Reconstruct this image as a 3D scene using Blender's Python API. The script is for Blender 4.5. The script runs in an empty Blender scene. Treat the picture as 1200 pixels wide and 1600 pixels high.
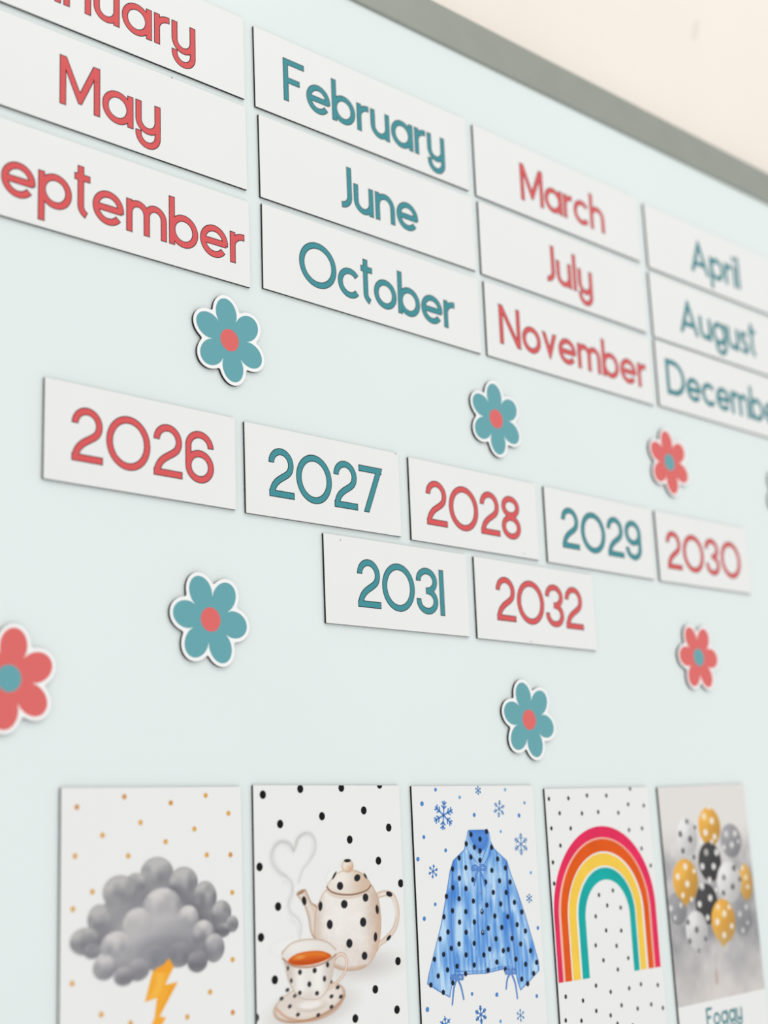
import bpy, math
import numpy as np
from mathutils import Matrix, Vector

# ------------------------------------------------------------------ camera, world, lights
scene = bpy.context.scene
col = scene.collection
MM = 0.001
Z0 = 1.5                       # height above the floor of the whiteboard's origin (m)

# camera solved from the card corners: rows = camera right, down, forward in board axes
# (board axes in mm: x along the board, y up the board, z out of the board)
CR = np.array([[0.72375671, -0.04132611, 0.68881665],
               [0.12306016, -0.97447414, -0.18776672],
               [0.67899368, 0.22066331, -0.70019661]])
CC = np.array([-471.74282, -223.47174, 586.07506])
FPX = 2272.718                 # focal length for a 1200 x 1600 image

def bw(x, y, z=0.0):           # board mm -> world metres
    return Vector((x * MM, -z * MM, y * MM + Z0))

def bdir(v):
    return Vector((v[0], -v[2], v[1]))

def at(px, py, z=0.0):         # photo pixel -> point of the plane z mm in front of the card faces
    r = CR.T @ np.array([(px - 600) / FPX, (py - 800) / FPX, 1.0])
    t = (z - CC[2]) / r[2]
    q = CC + t * r
    return q[0], q[1]

cam = bpy.data.cameras.new('camera')
cam_ob = bpy.data.objects.new('camera', cam)
col.objects.link(cam_ob)
xr, dn, fw = (bdir(CR[i]) for i in range(3))
m = Matrix.Identity(4)
for i in range(3):
    m[i][0] = xr[i]; m[i][1] = -dn[i]; m[i][2] = -fw[i]
m.translation = bw(*CC)
cam_ob.matrix_world = m
cam.sensor_fit = 'VERTICAL'
cam.sensor_height = 36.0
cam.sensor_width = 27.0
cam.lens = FPX / 1600 * 36.0
cam.clip_start = 0.01
cam.dof.use_dof = True
cam.dof.focus_distance = 0.803
cam.dof.aperture_fstop = 4.4
scene.camera = cam_ob

world = bpy.data.worlds.new('room_light')
scene.world = world
world.use_nodes = True
wb = world.node_tree.nodes['Background']
wb.inputs[0].default_value = (0.985, 0.995, 0.99, 1)
wb.inputs[1].default_value = 0.86

def area(name, loc, target, sx, sy, power, color):
    l = bpy.data.lights.new(name, 'AREA')
    l.shape = 'RECTANGLE'; l.size = sx; l.size_y = sy
    l.energy = power; l.color = color
    o = bpy.data.objects.new(name, l)
    col.objects.link(o)
    o.location = loc
    o.rotation_euler = (Vector(target) - Vector(loc)).to_track_quat('-Z', 'Y').to_euler()
    return o
area('ceiling_light_offscreen', (0.4, -1.5, 3.4), (0.4, -0.6, 0.0), 2.2, 1.2, 15, (1.0, 0.97, 0.93))

vs = scene.view_settings
vs.view_transform = 'Standard'
vs.look = 'None'
vs.exposure = 0.0
vs.gamma = 1.0
vs.use_curve_mapping = False

# ------------------------------------------------------------------ helpers
def lin(c):
    c = np.asarray(c, float) / 255.0
    return np.where(c <= 0.04045, c / 12.92, ((c + 0.055) / 1.055) ** 2.4)

def material(name, rgb, rough=0.5, spec=0.3, metal=0.0, noise=0.0, nscale=60.0, bump=0.0, coat=0.0):
    mt = bpy.data.materials.new(name)
    mt.use_nodes = True
    nt = mt.node_tree
    b = nt.nodes['Principled BSDF']
    c = lin(rgb)
    b.inputs['Base Color'].default_value = (*c, 1)
    b.inputs['Roughness'].default_value = rough
    b.inputs['Specular IOR Level'].default_value = spec
    b.inputs['Metallic'].default_value = metal
    b.inputs['Coat Weight'].default_value = coat
    if noise or bump:
        tc = nt.nodes.new('ShaderNodeTexCoord')
        nz = nt.nodes.new('ShaderNodeTexNoise')
        nz.inputs['Scale'].default_value = nscale
        nz.inputs['Detail'].default_value = 4
        nt.links.new(tc.outputs['Object'], nz.inputs['Vector'])
    if noise:
        rp = nt.nodes.new('ShaderNodeValToRGB')
        rp.color_ramp.elements[0].position = 0.3
        rp.color_ramp.elements[1].position = 0.7
        rp.color_ramp.elements[0].color = (*np.clip(c * (1 - noise), 0, 1), 1)
        rp.color_ramp.elements[1].color = (*np.clip(c * (1 + noise), 0, 1), 1)
        nt.links.new(nz.outputs['Fac'], rp.inputs['Fac'])
        nt.links.new(rp.outputs['Color'], b.inputs['Base Color'])
    if bump:
        bp = nt.nodes.new('ShaderNodeBump')
        bp.inputs['Strength'].default_value = bump
        bp.inputs['Distance'].default_value = 0.001
        nt.links.new(nz.outputs['Fac'], bp.inputs['Height'])
        nt.links.new(bp.outputs['Normal'], b.inputs['Normal'])
    return mt

PAPER = (240, 240, 238)
M = dict(
    wall=material('painted_wall', (248, 238, 228), 0.8, 0.2, noise=0.012, nscale=9, bump=0.05),
    board=material('whiteboard_enamel', (233, 241, 240), 0.22, 0.35, noise=0.012, nscale=5),
    frame=material('brushed_aluminium', (154, 158, 149), 0.42, 0.5, metal=0.35, noise=0.03, nscale=40),
    plastic=material('grey_plastic', (128, 130, 128), 0.5),
    core=material('black_magnet_core', (14, 15, 16), 0.55, 0.3),
    paper=material('white_laminate', PAPER, 0.34, 0.3, noise=0.006, nscale=25),
    bright=material('bright_white_laminate', (250, 250, 249), 0.34, 0.3),
    coral=material('coral_print', (222, 90, 92), 0.4, 0.2),
    teal=material('teal_print', (66, 146, 155), 0.4, 0.2),
    coral_petal=material('coral_petal_print', (227, 108, 105), 0.4, 0.2),
    teal_petal=material('teal_petal_print', (104, 168, 176), 0.4, 0.2),
    ink=material('black_ink_outline', (26, 23, 24), 0.5, 0.1),
    black=material('black_dot_print', (16, 16, 19), 0.5, 0.12),
    orange_dot=material('amber_dot_print', (226, 168, 72), 0.4, 0.2),
    brown_dot=material('brown_orange_dot_print', (214, 146, 66), 0.4, 0.2),
    blue_dot=material('blue_dot_print', (74, 133, 205), 0.4, 0.2),
    sky_dot=material('pale_blue_dot_print', (110, 170, 222), 0.4, 0.2),
    flake=material('snowflake_blue_print', (82, 138, 203), 0.4, 0.2),
    flake2=material('snowflake_pale_blue_print', (122, 163, 208), 0.4, 0.2),
    pink=material('rainbow_pink_print', (232, 38, 90), 0.5, 0.15, noise=0.08, nscale=60),
    orange=material('rainbow_orange_print', (229, 88, 4), 0.5, 0.15, noise=0.06, nscale=60),
    yellow=material('rainbow_yellow_print', (249, 206, 76), 0.5, 0.15, noise=0.04, nscale=60),
    green=material('rainbow_teal_print', (0, 172, 167), 0.5, 0.15, noise=0.08, nscale=60),
    bandedge=material('rainbow_pale_edge_print', (247, 188, 170), 0.4, 0.2),
    scuff=material('grey_scuff', (239, 229, 219), 0.8, 0.1),
    speck=material('dark_speck', (70, 66, 66), 0.6),
)
pm = bpy.data.materials.new('painted_print')
pm.use_nodes = True
_b = pm.node_tree.nodes['Principled BSDF']
_a = pm.node_tree.nodes.new('ShaderNodeAttribute'); _a.attribute_name = 'ink'
pm.node_tree.links.new(_a.outputs['Color'], _b.inputs['Base Color'])
_b.inputs['Roughness'].default_value = 0.38
_b.inputs['Specular IOR Level'].default_value = 0.15
M['paint'] = pm

def mesh_obj(name, verts, faces, mats, parent=None, idx=None, smooth=False):
    me = bpy.data.meshes.new(name)
    me.from_pydata([tuple(np.asarray(v, float) * MM) for v in verts], [], faces)
    for k in (mats if isinstance(mats, (list, tuple)) else [mats]):
        me.materials.append(M[k])
    if idx is not None:
        me.polygons.foreach_set('material_index', idx)
    me.update()
    o = bpy.data.objects.new(name, me)
    col.objects.link(o)
    o.parent = parent
    return o

def tag(o, label, cat, group=None):
    o['label'] = label; o['category'] = cat
    if group: o['group'] = group
    return o

def thing(name, x, y, z, th, label, cat, group=None):
    """Empty whose local axes are board x, board y and out of the board"""
    o = bpy.data.objects.new(name, None)
    col.objects.link(o)
    o.empty_display_size = 0.02
    mt = Matrix.Rotation(math.pi / 2, 4, 'X') @ Matrix.Rotation(th, 4, 'Z')
    mt.translation = bw(x, y, z)
    o.matrix_world = mt
    return tag(o, label, cat, group)

def prism(poly, z0, z1, name, mat, parent):
    n = len(poly)
    v = [(x, y, z0) for x, y in poly] + [(x, y, z1) for x, y in poly]
    f = [list(range(n - 1, -1, -1)), list(range(n, 2 * n))]
    f += [[i, (i + 1) % n, n + (i + 1) % n, n + i] for i in range(n)]
    return mesh_obj(name, v, f, mat, parent)

def box(name, a, b, mat, parent=None, bev=0.0):
    """box between two board-mm corners, optional bevel (mm)"""
    import bmesh
    bm = bmesh.new()
    bmesh.ops.create_cube(bm, size=1)
    for v in bm.verts:
        v.co = Vector([((a[i] + b[i]) / 2 + v.co[i] * (b[i] - a[i])) * MM for i in range(3)])
    if bev:
        bmesh.ops.bevel(bm, geom=bm.edges[:], offset=bev * MM, segments=3, affect='EDGES', profile=0.5)
    me = bpy.data.meshes.new(name)
    bm.to_mesh(me); bm.free()
    me.materials.append(M[mat])
    o = bpy.data.objects.new(name, me)
    col.objects.link(o)
    o.parent = parent
    return o

# ------------------------------------------------------------------ setting: wall, floor, whiteboard
TH = 1.45                       # thickness of the magnet cards; their faces lie at board z = 0
BZ = -TH                       # whiteboard surface
WZ = BZ - 14                   # wall surface
w = box('wall_back', (-2200, -1500, WZ - 100), (2600, 1300, WZ), 'wall')
w.matrix_world = Matrix.Translation((0, 0, Z0)) @ Matrix.Rotation(math.pi / 2, 4, 'X')
w['kind'] = 'structure'

BX0, BX1, BY0, BY1 = -780.0, 1120.0, -860.0, 315.6
FW, FZ = 29.0, 0.6
wbd = thing('whiteboard', (BX0 + BX1) / 2, BY0, WZ, 0,
            'large glossy white magnetic board in a grey aluminium frame on the cream wall', 'whiteboard')
ox, oy = (BX0 + BX1) / 2, BY0
def B(p, q, name, mat, bev=0.0):
    return box(name, (p[0] - ox, p[1] - oy, p[2] - WZ), (q[0] - ox, q[1] - oy, q[2] - WZ), mat, wbd, bev)
B((BX0 + 4, BY0 + 4, WZ), (BX1 - 4, BY1 - 4, BZ), 'panel', 'board')
B((BX0 + 24, BY1 - FW, WZ), (BX1 - 24, BY1, FZ), 'frame_rail', 'frame', 1.2)
B((BX0 + 24, BY0, WZ), (BX1 - 24, BY0 + FW, FZ), 'frame_rail', 'frame', 1.2)
B((BX0, BY0 + 24, WZ), (BX0 + FW, BY1 - 24, FZ), 'frame_rail', 'frame', 1.2)
B((BX1 - FW, BY0 + 24, WZ), (BX1, BY1 - 24, FZ), 'frame_rail', 'frame', 1.2)
for cx in (BX0, BX1 - 30):
    for cy in (BY0, BY1 - 30):
        B((cx - 1, cy - 1, WZ), (cx + 31, cy + 31, FZ + 1), 'corner_cap', 'plastic', 2.5)

# ------------------------------------------------------------------ lettering: one-weight round sans built from strokes
HW, OL = 1.97, 0.45            # half stroke width and ink outline (mm at cap height 27.4)
CAP, XH = 27.4, 18.4

def arc(cx, cy, rx, ry, a0, a1, n=None):
    n = n or max(6, int(abs(a1 - a0) / 7))
    return [(cx + rx * math.cos(math.radians(a0 + (a1 - a0) * i / n)),
             cy + ry * math.sin(math.radians(a0 + (a1 - a0) * i / n))) for i in range(n + 1)]

def bez(p0, p1, p2, p3, n=14):
    r = []
    for i in range(n + 1):
        t = i / n; s = 1 - t
        r.append(tuple(s**3 * p0[k] + 3*s*s*t * p1[k] + 3*s*t*t * p2[k] + t**3 * p3[k] for k in (0, 1)))
    return r

def ring(cx, cy, rx, ry):
    return ('ring', arc(cx, cy, rx, ry, 0, 360, 52)[:-1])

def trim(pts, d):
    """move both ends inwards by d (outwards when d < 0)"""
    pts = [np.array(p, float) for p in pts]
    for _ in range(2):
        k = d
        if k < 0:
            u = pts[0] - pts[1]; pts[0] = pts[0] + u / np.linalg.norm(u) * (-k)
        else:
            while k > 0 and len(pts) > 2 and np.linalg.norm(pts[1] - pts[0]) <= k:
                k -= np.linalg.norm(pts[1] - pts[0]); pts.pop(0)
            u = pts[1] - pts[0]; pts[0] = pts[0] + u / np.linalg.norm(u) * k
        pts.reverse()
    return pts

def clip_poly(poly, axis, lim, keep_less):
    out = []
    n = len(poly)
    for i in range(n):
        a, b = poly[i], poly[(i + 1) % n]
        ia = (a[axis] <= lim) if keep_less else (a[axis] >= lim)
        ib = (b[axis] <= lim) if keep_less else (b[axis] >= lim)
        if ia: out.append(a)
        if ia != ib:
            t = (lim - a[axis]) / (b[axis] - a[axis])
            out.append(tuple(a[k] + t * (b[k] - a[k]) for k in (0, 1)))
    return out

def strip(pts, hw, closed=False):
    P = np.array(pts, float); n = len(P)
    L, Rr = [], []
    for i in range(n):
        d0 = P[i] - P[i - 1] if (closed or i > 0) else None
        d1 = P[(i + 1) % n] - P[i] if (closed or i < n - 1) else None
        ds = [d / np.linalg.norm(d) for d in (d0, d1) if d is not None]
        t = sum(ds); t = t / np.linalg.norm(t)
        nn = np.array([-t[1], t[0]])
        c = max(0.28, float(np.dot(t, ds[0])))
        L.append(P[i] + nn * hw / c); Rr.append(P[i] - nn * hw / c)
    out = []
    for i in range(n if closed else n - 1):
        j = (i + 1) % n
        out.append([tuple(Rr[i]), tuple(Rr[j]), tuple(L[j]), tuple(L[i])])
    return out

def stroke_polys(s, hw, o):
    """s: list of points | ('ring', pts) | ('clip', pts, y0, y1); o = outline inset"""
    if s[0] == 'ring':
        return strip(s[1], hw - o, True)
    if s[0] == 'clip':
        q = []
        for p in strip(trim(s[1], -5.0), hw - o):
            p = clip_poly(p, 1, s[2] + o, False)
            if len(p) > 2: p = clip_poly(p, 1, s[3] - o, True)
            if len(p) > 2: q.append(p)
        return q
    return strip(trim(s, o) if o else s, hw - o)

def line(*p): return list(p)
V = lambda x, y0=0.0, y1=CAP: [(x, y0), (x, y1)]
S = HW
def hook(x):                    # tail of y and g: stem at x
    return [(x - 12.1, 1.4)] + arc(x - 6.05, -0.2, 6.05, 6.05, 180, 360, 26) + [(x, 8.0)]
UB = lambda w_, top: [(S, top)] + arc(w_ / 2, 8.1, w_ / 2 - S, 6.15, 180, 360, 26) + [(w_ - S, 9.0)]
ARCH = lambda x0, x1, y=16.65: [(x0, 8.0)] + arc((x0 + x1) / 2, y - (x1 - x0) / 2 - 0.3, (x1 - x0) / 2, (x1 - x0) / 2 + 0.3, 180, 0, 26) + [(x1, 0)]
TWO = [(2.0, 18.9)] + arc(8.85, 18.9, 6.85, 6.9, 178, -38, 34) + bez((14.2, 14.6), (10.9, 11.0), (2.6, 10.0), (2.05, 1.0))[1:]
SIX = [(S, 8.6), (S, 18.8)] + arc(9.1, 18.8, 7.15, 6.8, 179, 0, 26)
def flip(s, w_):
    if s[0] == 'ring': return ('ring', [(w_ - x, CAP - y) for x, y in s[1]])
    return [(w_ - x, CAP - y) for x, y in s]
# glyph: (width, [group, ...]); a group is (strokes, outlined?)
G = {
 '0': (26.0, [([ring(13, 13.7, 11.05, 12.05)], 1)]),
 '1': (4.0, [([V(2.0)], 1)]),
 '2': (17.9, [([TWO, [(0.1, S), (17.9, S)]], 1)]),
 '3': (18.0, [([[(2.0, 19.2)] + arc(8.8, 19.7, 6.8, 5.85, 182, -90, 44) + [(7.9, 13.85)], [(1.95, 8.9)] + arc(8.9, 7.85, 6.95, 6.0, 178, 450, 48) + [(7.9, 13.85)]], 1)]),
 '6': (18.2, [([SIX, ring(9.1, 8.5, 7.15, 6.9)], 1)]),
 '7': (18.8, [([[(0, 25.45), (18.0, 25.45)], ('clip', [(5.05, 0), (16.7, 27.4)], 0, CAP)], 1)]),
 '8': (18.0, [([ring(9, 20.45, 6.5, 5.2), ring(9, 7.5, 7.05, 5.95)], 1)]),
 '9': (18.2, [([flip(SIX, 18.2), flip(ring(9.1, 8.5, 7.15, 6.9), 18.2)], 1)]),
 'F': (16.3, [([V(S), [(0.6, 25.5), (16.3, 25.5)], [(1.0, 13.7), (12.6, 13.7)]], 1)]),
 'M': (24.0, [([V(S), V(22.05), ('clip', [(2.1, 27.2), (12.0, 5.6), (21.9, 27.2)], 3.2, CAP)], 1)]),
 'N': (20.8, [([V(S), V(18.85), ('clip', [(2.0, 26.8), (18.8, 0.6)], 0, CAP)], 1)]),
 'A': (24.4, [([('clip', [(2.0, 0), (12.2, 24.4), (22.4, 0)], 0, CAP), [(5.0, 7.6), (19.4, 7.6)]], 1)]),
 'J': (9.6, [([[(7.65, CAP), (7.65, 8.0)] + arc(1.2, 8.0, 6.45, 6.05, -2, -92, 16)], 1)]),
 'O': (28.4, [([ring(14.2, 13.7, 12.25, 12.0)], 1)]),
 'D': (23.6, [([V(S), [(0.6, 25.45), (9.0, 25.45)] + arc(9.2, 13.7, 12.45, 11.75, 89, -89, 34) + [(9.0, S), (0.6, S)]], 1)]),
 'S': (15.6, [([arc(7.8, 20.2, 5.85, 5.25, 20, 268, 30) + arc(7.8, 7.9, 5.85, 6.0, 86, -160, 30)], 1)]),
 'a': (19.2, [([ring(9.35, 9.2, 7.4, 7.45), V(17.25, 0, XH)], 1)]),
 'b': (19.0, [([V(S), ring(9.65, 9.2, 7.4, 7.45)], 1)]),
 'p': (19.2, [([V(S, -8.2, XH), ring(9.85, 9.2, 7.4, 7.45)], 1)]),
 'o': (18.8, [([ring(9.4, 9.2, 7.45, 7.45)], 1)]),
 'c': (17.4, [([arc(9.4, 9.2, 7.45, 7.45, 40, 320, 46)], 1)]),
 'e': (18.8, [([arc(9.4, 9.2, 7.45, 7.45, -9, 324, 52), [(2.2, 9.0), (17.6, 9.0)]], 1)]),
 'm': (25.4, [([V(S, 0, XH), ARCH(S, 12.7), ARCH(12.7, 23.45)], 1)]),
 'n': (16.6, [([V(S, 0, XH), ARCH(S, 14.65)], 1)]),
 'h': (16.6, [([V(S), ARCH(S, 14.65)], 1)]),
 'r': (10.2, [([V(S, 0, XH), [(S, 8.5)] + arc(9.3, 10.1, 7.35, 6.4, 180, 90, 16) + [(10.2, 16.5)]], 1)]),
 'u': (16.2, [([UB(16.2, XH), V(14.25, 0, XH)], 1)]),
 'y': (16.0, [([hook(14.05)], 1), ([UB(16.0, XH), V(14.05, 5.0, XH)], 1), ([V(14.05, -2.0, XH - 0.8)], 0)]),
 'g': (19.2, [([hook(17.25), ], 1), ([ring(9.35, 9.2, 7.4, 7.45), V(17.25, 5.0, XH)], 1), ([V(17.25, -2.0, XH - 0.8)], 0)]),
 't': (9.4, [([[(3.8, 27.6), (3.8, 6.2)] + arc(9.6, 6.2, 5.8, 5.4, 182, 246, 10), [(0, 21.3), (9.4, 21.3)]], 1)]),
 'v': (15.2, [([('clip', [(1.9, 18.4), (7.6, 3.6), (13.3, 18.4)], 0, XH)], 1)]),
 'l': (4.0, [([V(2.0)], 1)]),
 'i': (4.4, [([V(2.2, 0, XH), [(2.2, 22.2), (2.2, 26.4)]], 1)]),
 's': (13.0, [([arc(6.5, 13.55, 4.5, 3.1, 25, 265, 24) + arc(6.5, 5.25, 4.55, 3.35, 85, -155, 24)], 1)]),
}
_gm = {}
def glyph_mesh(ch, colr, sc=1.0, sx=1.0):
    key = (ch, colr, round(sc, 4), round(sx, 4))
    if key in _gm: return _gm[key]
    v, f, mi = [], [], []
    z = 0.025
    for strokes, outlined in G[ch][1]:
        for o, mat in (((0.0, 1), (OL, 0)) if outlined else ((OL, 0),)):
            for s in strokes:                 # overlapping strokes of one letter lie a hair apart
                for p in stroke_polys(s, HW, o):
                    b = len(v)
                    v += [(x * sc * sx, y * sc, z) for x, y in p]
                    f.append(list(range(b, b + len(p)))); mi.append(mat)
                z += 0.008
            z += 0.008
    me = bpy.data.meshes.new('letter')
    me.from_pydata([tuple(c * MM for c in q) for q in v], [], f)
    me.materials.append(M[colr]); me.materials.append(M['ink'])
    me.polygons.foreach_set('material_index', mi)
    me.update()
    _gm[key] = me
    return me

def write(parent, text, x0, y0, colr, x1=None, sc=1.0, gap=1.4, lead=''):
    """lay the text from x0 (left ink edge) along baseline y0; x1 = right ink edge to reach"""
    tot = sum(G[c][0] for c in text) * sc
    sx = 1.0
    if x1 is not None:
        gap = (x1 - x0 - tot) / (len(text) - 1)
        if gap < 0.9 or gap > 2.0:
            g2 = min(2.0, max(0.9, gap)); sx = (x1 - x0 - g2 * (len(text) - 1)) / tot; gap = g2
    x = x0
    if lead:
        x = x0 - sum(G[c][0] * sc * sx + gap for c in lead)
    for c in lead + text:
        o = bpy.data.objects.new('digit' if c.isdigit() else 'letter', glyph_mesh(c, colr, sc, sx))
        col.objects.link(o)
        o.parent = parent
        o.location = (x * MM, y0 * MM, 0)
        x += G[c][0] * sc * sx + gap

def rect(w_, h_, cy=0.0): return [(-w_/2, cy-h_/2), (w_/2, cy-h_/2), (w_/2, cy+h_/2), (-w_/2, cy+h_/2)]

def card(name, x, y, th, w_, h_, label, cat, group, cy=0.0):
    o = thing(name, x, y, 0.0, th, label, cat, group)
    prism(rect(w_, h_, cy), -TH - 0.01, -0.12, 'backing', 'core', o)
    prism(rect(w_ - 0.05, h_ - 0.05, cy), -0.12, 0.0, 'face', 'paper', o)
    return o

# ------------------------------------------------------------------ month magnets
MW, MH, YW, YH, WW, WH = 177.63, 50.62, 114.3, 49.94, 102.94, 165.0
POS = {
 'January': (-87.89, 214.14, -0.0015), 'May': (-87.72, 158.61, -0.0002), 'September': (-86.93, 101.02, -0.0014),
 'February': (97.39, 212.53, 0.0029), 'June': (99.53, 157.43, 0.0011), 'October': (100.13, 102.21, -0.0082),
 'March': (282.04, 211.16, -0.0047), 'July': (282.82, 156.29, -0.0085), 'November': (283.85, 101.17, -0.0074),
 'April': (469.54, 209.16, 0.0013), 'August': (468.46, 154.53, 0.0016), 'December': (468.27, 101.46, -0.0023),
 '2026': (-68.05, -25.88, -0.0059), '2027': (52.81, -26.85, 0.0009), '2028': (175.55, -27.81, -0.0040),
 '2029': (298.61, -28.67, -0.0070), '2030': (419.11, -29.01, 0.0055), '2031': (106.58, -81.60, -0.0010),
 '2032': (227.80, -82.44, -0.0072)}
# lead (wholly outside the frame or cut), measured text, left ink edge, right ink edge, baseline from the card's lower left corner
TXT = {
 'January': ('Jan', 'uary', 77.9, 143.5, 12.0), 'May': ('', 'May', 58.0, 119.6, 11.8), 'September': ('S', 'eptember', 25.6, 174.1, 11.5),
 'February': ('', 'February', 21.2, 156.0, 11.2), 'June': ('', 'June', 60.8, 126.2, 11.4), 'October': ('', 'October', 26.5, 154.6, 10.2),
 'March': ('', 'March', 45.3, 137.0, 10.4), 'July': ('', 'July', 65.7, 116.2, 12.0), 'November': ('', 'November', 12.6, 170.6, 10.7),
 'April': ('', 'April', 56.2, 124.6, 11.6), 'August': ('', 'August', 35.0, 140.0, 11.8), 'December': ('', 'December', 11.2, None, 11.1),
 '2026': ('', '2026', 14.8, 100.1, 11.2), '2027': ('', '2027', 15.9, 100.9, 11.2), '2028': ('', '2028', 13.2, 98.0, 10.8),
 '2029': ('', '2029', 15.6, 101.6, 11.2), '2030': ('', '2030', 10.3, 104.0, 9.6), '2031': ('', '2031', 24.1, 93.8, 10.8),
 '2032': ('', '2032', 18.3, 102.3, 12.3)}
YWORD = {'2026': 'twenty-six', '2027': 'twenty-seven', '2028': 'twenty-eight', '2029': 'twenty-nine', '2030': 'thirty', '2031': 'thirty-one', '2032': 'thirty-two'}
TEAL = {'February', 'June', 'October', 'April', 'August', 'December', '2027', '2029', '2031'}
for k, (x, y, th) in POS.items():
    c = 'teal' if k in TEAL else 'coral'
    num = k.isdigit()
    w_, h_ = (YW, YH) if num else (MW, MH)
    if num:
        lab = 'white rectangular year magnet reading %s (twenty %s) in %s digits' % (k, YWORD[k], c)
        o = card('year_magnet', x, y, th, w_, h_, lab, 'magnet', 'year magnets')
    else:
        lab = 'long white month magnet reading %s in %s letters' % (k, c)
        o = card('month_magnet', x, y, th, w_, h_, lab, 'magnet', 'month magnets')
    lead, text, a, b, base = TXT[k]
    write(o, text, a - w_ / 2, base - h_ / 2, c, None if b is None else b - w_ / 2, lead=lead)

# ------------------------------------------------------------------ flower magnets
FT = 1.6
def petal_r(t, d=14.8, a=8.5, b=7.0, grow=0.0):
    """radius of the outline at angle t from a petal's axis"""
    best = 0
    for k in (-1, 0, 1):
        u = t - k * math.pi / 3
        A, Bq = a + grow, b + grow
        cu, su = math.cos(u), math.sin(u)
        qa = (cu / A) ** 2 + (su / Bq) ** 2
        qb = -2 * cu * d / A ** 2
        qc = (d / A) ** 2 - 1
        D = qb * qb - 4 * qa * qc
        if D > 0:
            best = max(best, (-qb + math.sqrt(D)) / (2 * qa))
    return best

def flower(px, py, phase, petal, centre, label):
    x, y = at(px, py)
    o = thing('flower_magnet', x, y, BZ, math.radians(phase), label, 'magnet', 'flower magnets')
    N = 216
    def outl(g, sm=0):
        r = np.array([petal_r(((i * 2 * math.pi / N + math.pi / 6) % (math.pi / 3)) - math.pi / 6, grow=g) for i in range(N)])
        for _ in range(sm): r = np.maximum(r, (np.roll(r, 1) + np.roll(r, -1) + r) / 3)
        return [(r[i] * math.cos(i * 2 * math.pi / N), r[i] * math.sin(i * 2 * math.pi / N)) for i in range(N)]
    pl = outl(1.9, 3)
    prism(pl, -0.01, FT - 0.12, 'backing', 'core', o)
    prism([(p * 0.998, q * 0.998) for p, q in pl], FT - 0.12, FT, 'face', 'bright', o)
    for k in range(6):
        c0 = k * math.pi / 3
        pts = [(0, 0, FT + 0.03)]
        n = 40
        for i in range(n + 1):
            t = -math.pi / 6 + i * math.pi / 3 / n
            r = petal_r(t)
            pts.append((r * math.cos(c0 + t), r * math.sin(c0 + t), FT + 0.03))
        mesh_obj('petal', pts, [[0, i, i + 1] for i in range(1, n + 1)], petal, o)
    ce = [(6.2 * math.cos(i * math.pi / 20), 6.2 * math.sin(i * math.pi / 20), FT + 0.06) for i in range(40)]
    mesh_obj('flower_centre', ce, [list(range(40))], centre, o)
T_, C_ = 'teal_petal', 'coral_petal'
flower(358.5, 531.7, 37.5, T_, C_, 'teal flower magnet with coral centre below the September magnet')
flower(775.0, 654.7, 32.5, T_, C_, 'teal flower magnet with coral centre above the 2028 magnet')
flower(1045.8, 722.5, 36, C_, T_, 'coral flower magnet with teal centre above the 2030 magnet')
flower(328.8, 968.1, 53.5, T_, C_, 'teal flower magnet with coral centre above the thundercloud picture')
flower(13.8, 1060.0, 22, C_, T_, 'coral flower magnet with teal centre beside the low teal flower left of 2031')
flower(826.7, 1124.7, 46, T_, C_, 'teal flower magnet with coral centre below the 2032 magnet')
flower(1091.5, 1027.1, 0, C_, T_, 'coral flower magnet with teal centre below the 2030 magnet')
flower(1225.5, 777, 20, T_, C_, 'teal flower magnet with coral centre just beyond the 2030 magnet')

# ------------------------------------------------------------------ weather picture magnets
WPOS = {'storm': (-63.11, -193.75, 0.0), 'tea': (47.86, -193.35, -0.006), 'jacket': (160.36, -194.11, 0.0),
        'rainbow': (275.3, -195.94, 0.006), 'balloon': (390.2, -195.0, 0.020)}
WLAB = {'storm': 'white picture magnet with a grey thundercloud and yellow lightning bolt',
        'tea': 'white picture magnet with a polka dot teapot and steaming cup of tea',
        'jacket': 'white picture magnet with a blue polka dot jacket among snowflakes',
        'rainbow': 'white picture magnet with a four-band rainbow over small black dots',
        'balloon': 'foggy picture magnet with black, white and golden dotted balloons'}
CROP = {'storm': ((80, 1210), 3.871), 'tea': ((385, 1210), 4.1026), 'jacket': ((630, 1210), 4.1026),
        'rainbow': ((840, 1210), 4.1026), 'balloon': ((1000, 1210), 4.1026)}
WC = {}
for k, (x, y, th) in WPOS.items():
    WC[k] = card('picture_magnet', x, y, th, 104.6 if k == 'rainbow' else WW, WH, WLAB[k], 'magnet', 'weather picture magnets', -WH / 2)

class Loc:
    """measuring-crop coordinates on a card -> that card's millimetres"""
    def __init__(s, k):
        s.k = k
        (s.ox, s.oy), s.s = CROP[k]
        s.x, s.y, s.th = WPOS[k]
    def __call__(s, a, b):
        q = at(s.ox + a / s.s, s.oy + b / s.s)
        dx, dy = q[0] - s.x, q[1] - s.y
        c, n = math.cos(s.th), math.sin(s.th)
        return c * dx + n * dy, -n * dx + c * dy
    def L(s, pts): return [s(*p) for p in pts]
    def r(s, a, b, h):                       # vertical crop length -> mm
        p, q = s(a, b - h), s(a, b + h)
        return math.hypot(p[0] - q[0], p[1] - q[1]) / 2
    def rx(s, a, b, h):                      # horizontal crop length -> mm
        p, q = s(a - h, b), s(a + h, b)
        return math.hypot(p[0] - q[0], p[1] - q[1]) / 2

def clip_card(poly, w_=WW):
    for ax, lim, less in ((0, w_/2 - .03, True), (0, -w_/2 + .03, False), (1, -.03, True), (1, -WH + .03, False)):
        if len(poly) > 2: poly = clip_poly(poly, ax, lim, less)
    return poly

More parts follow.
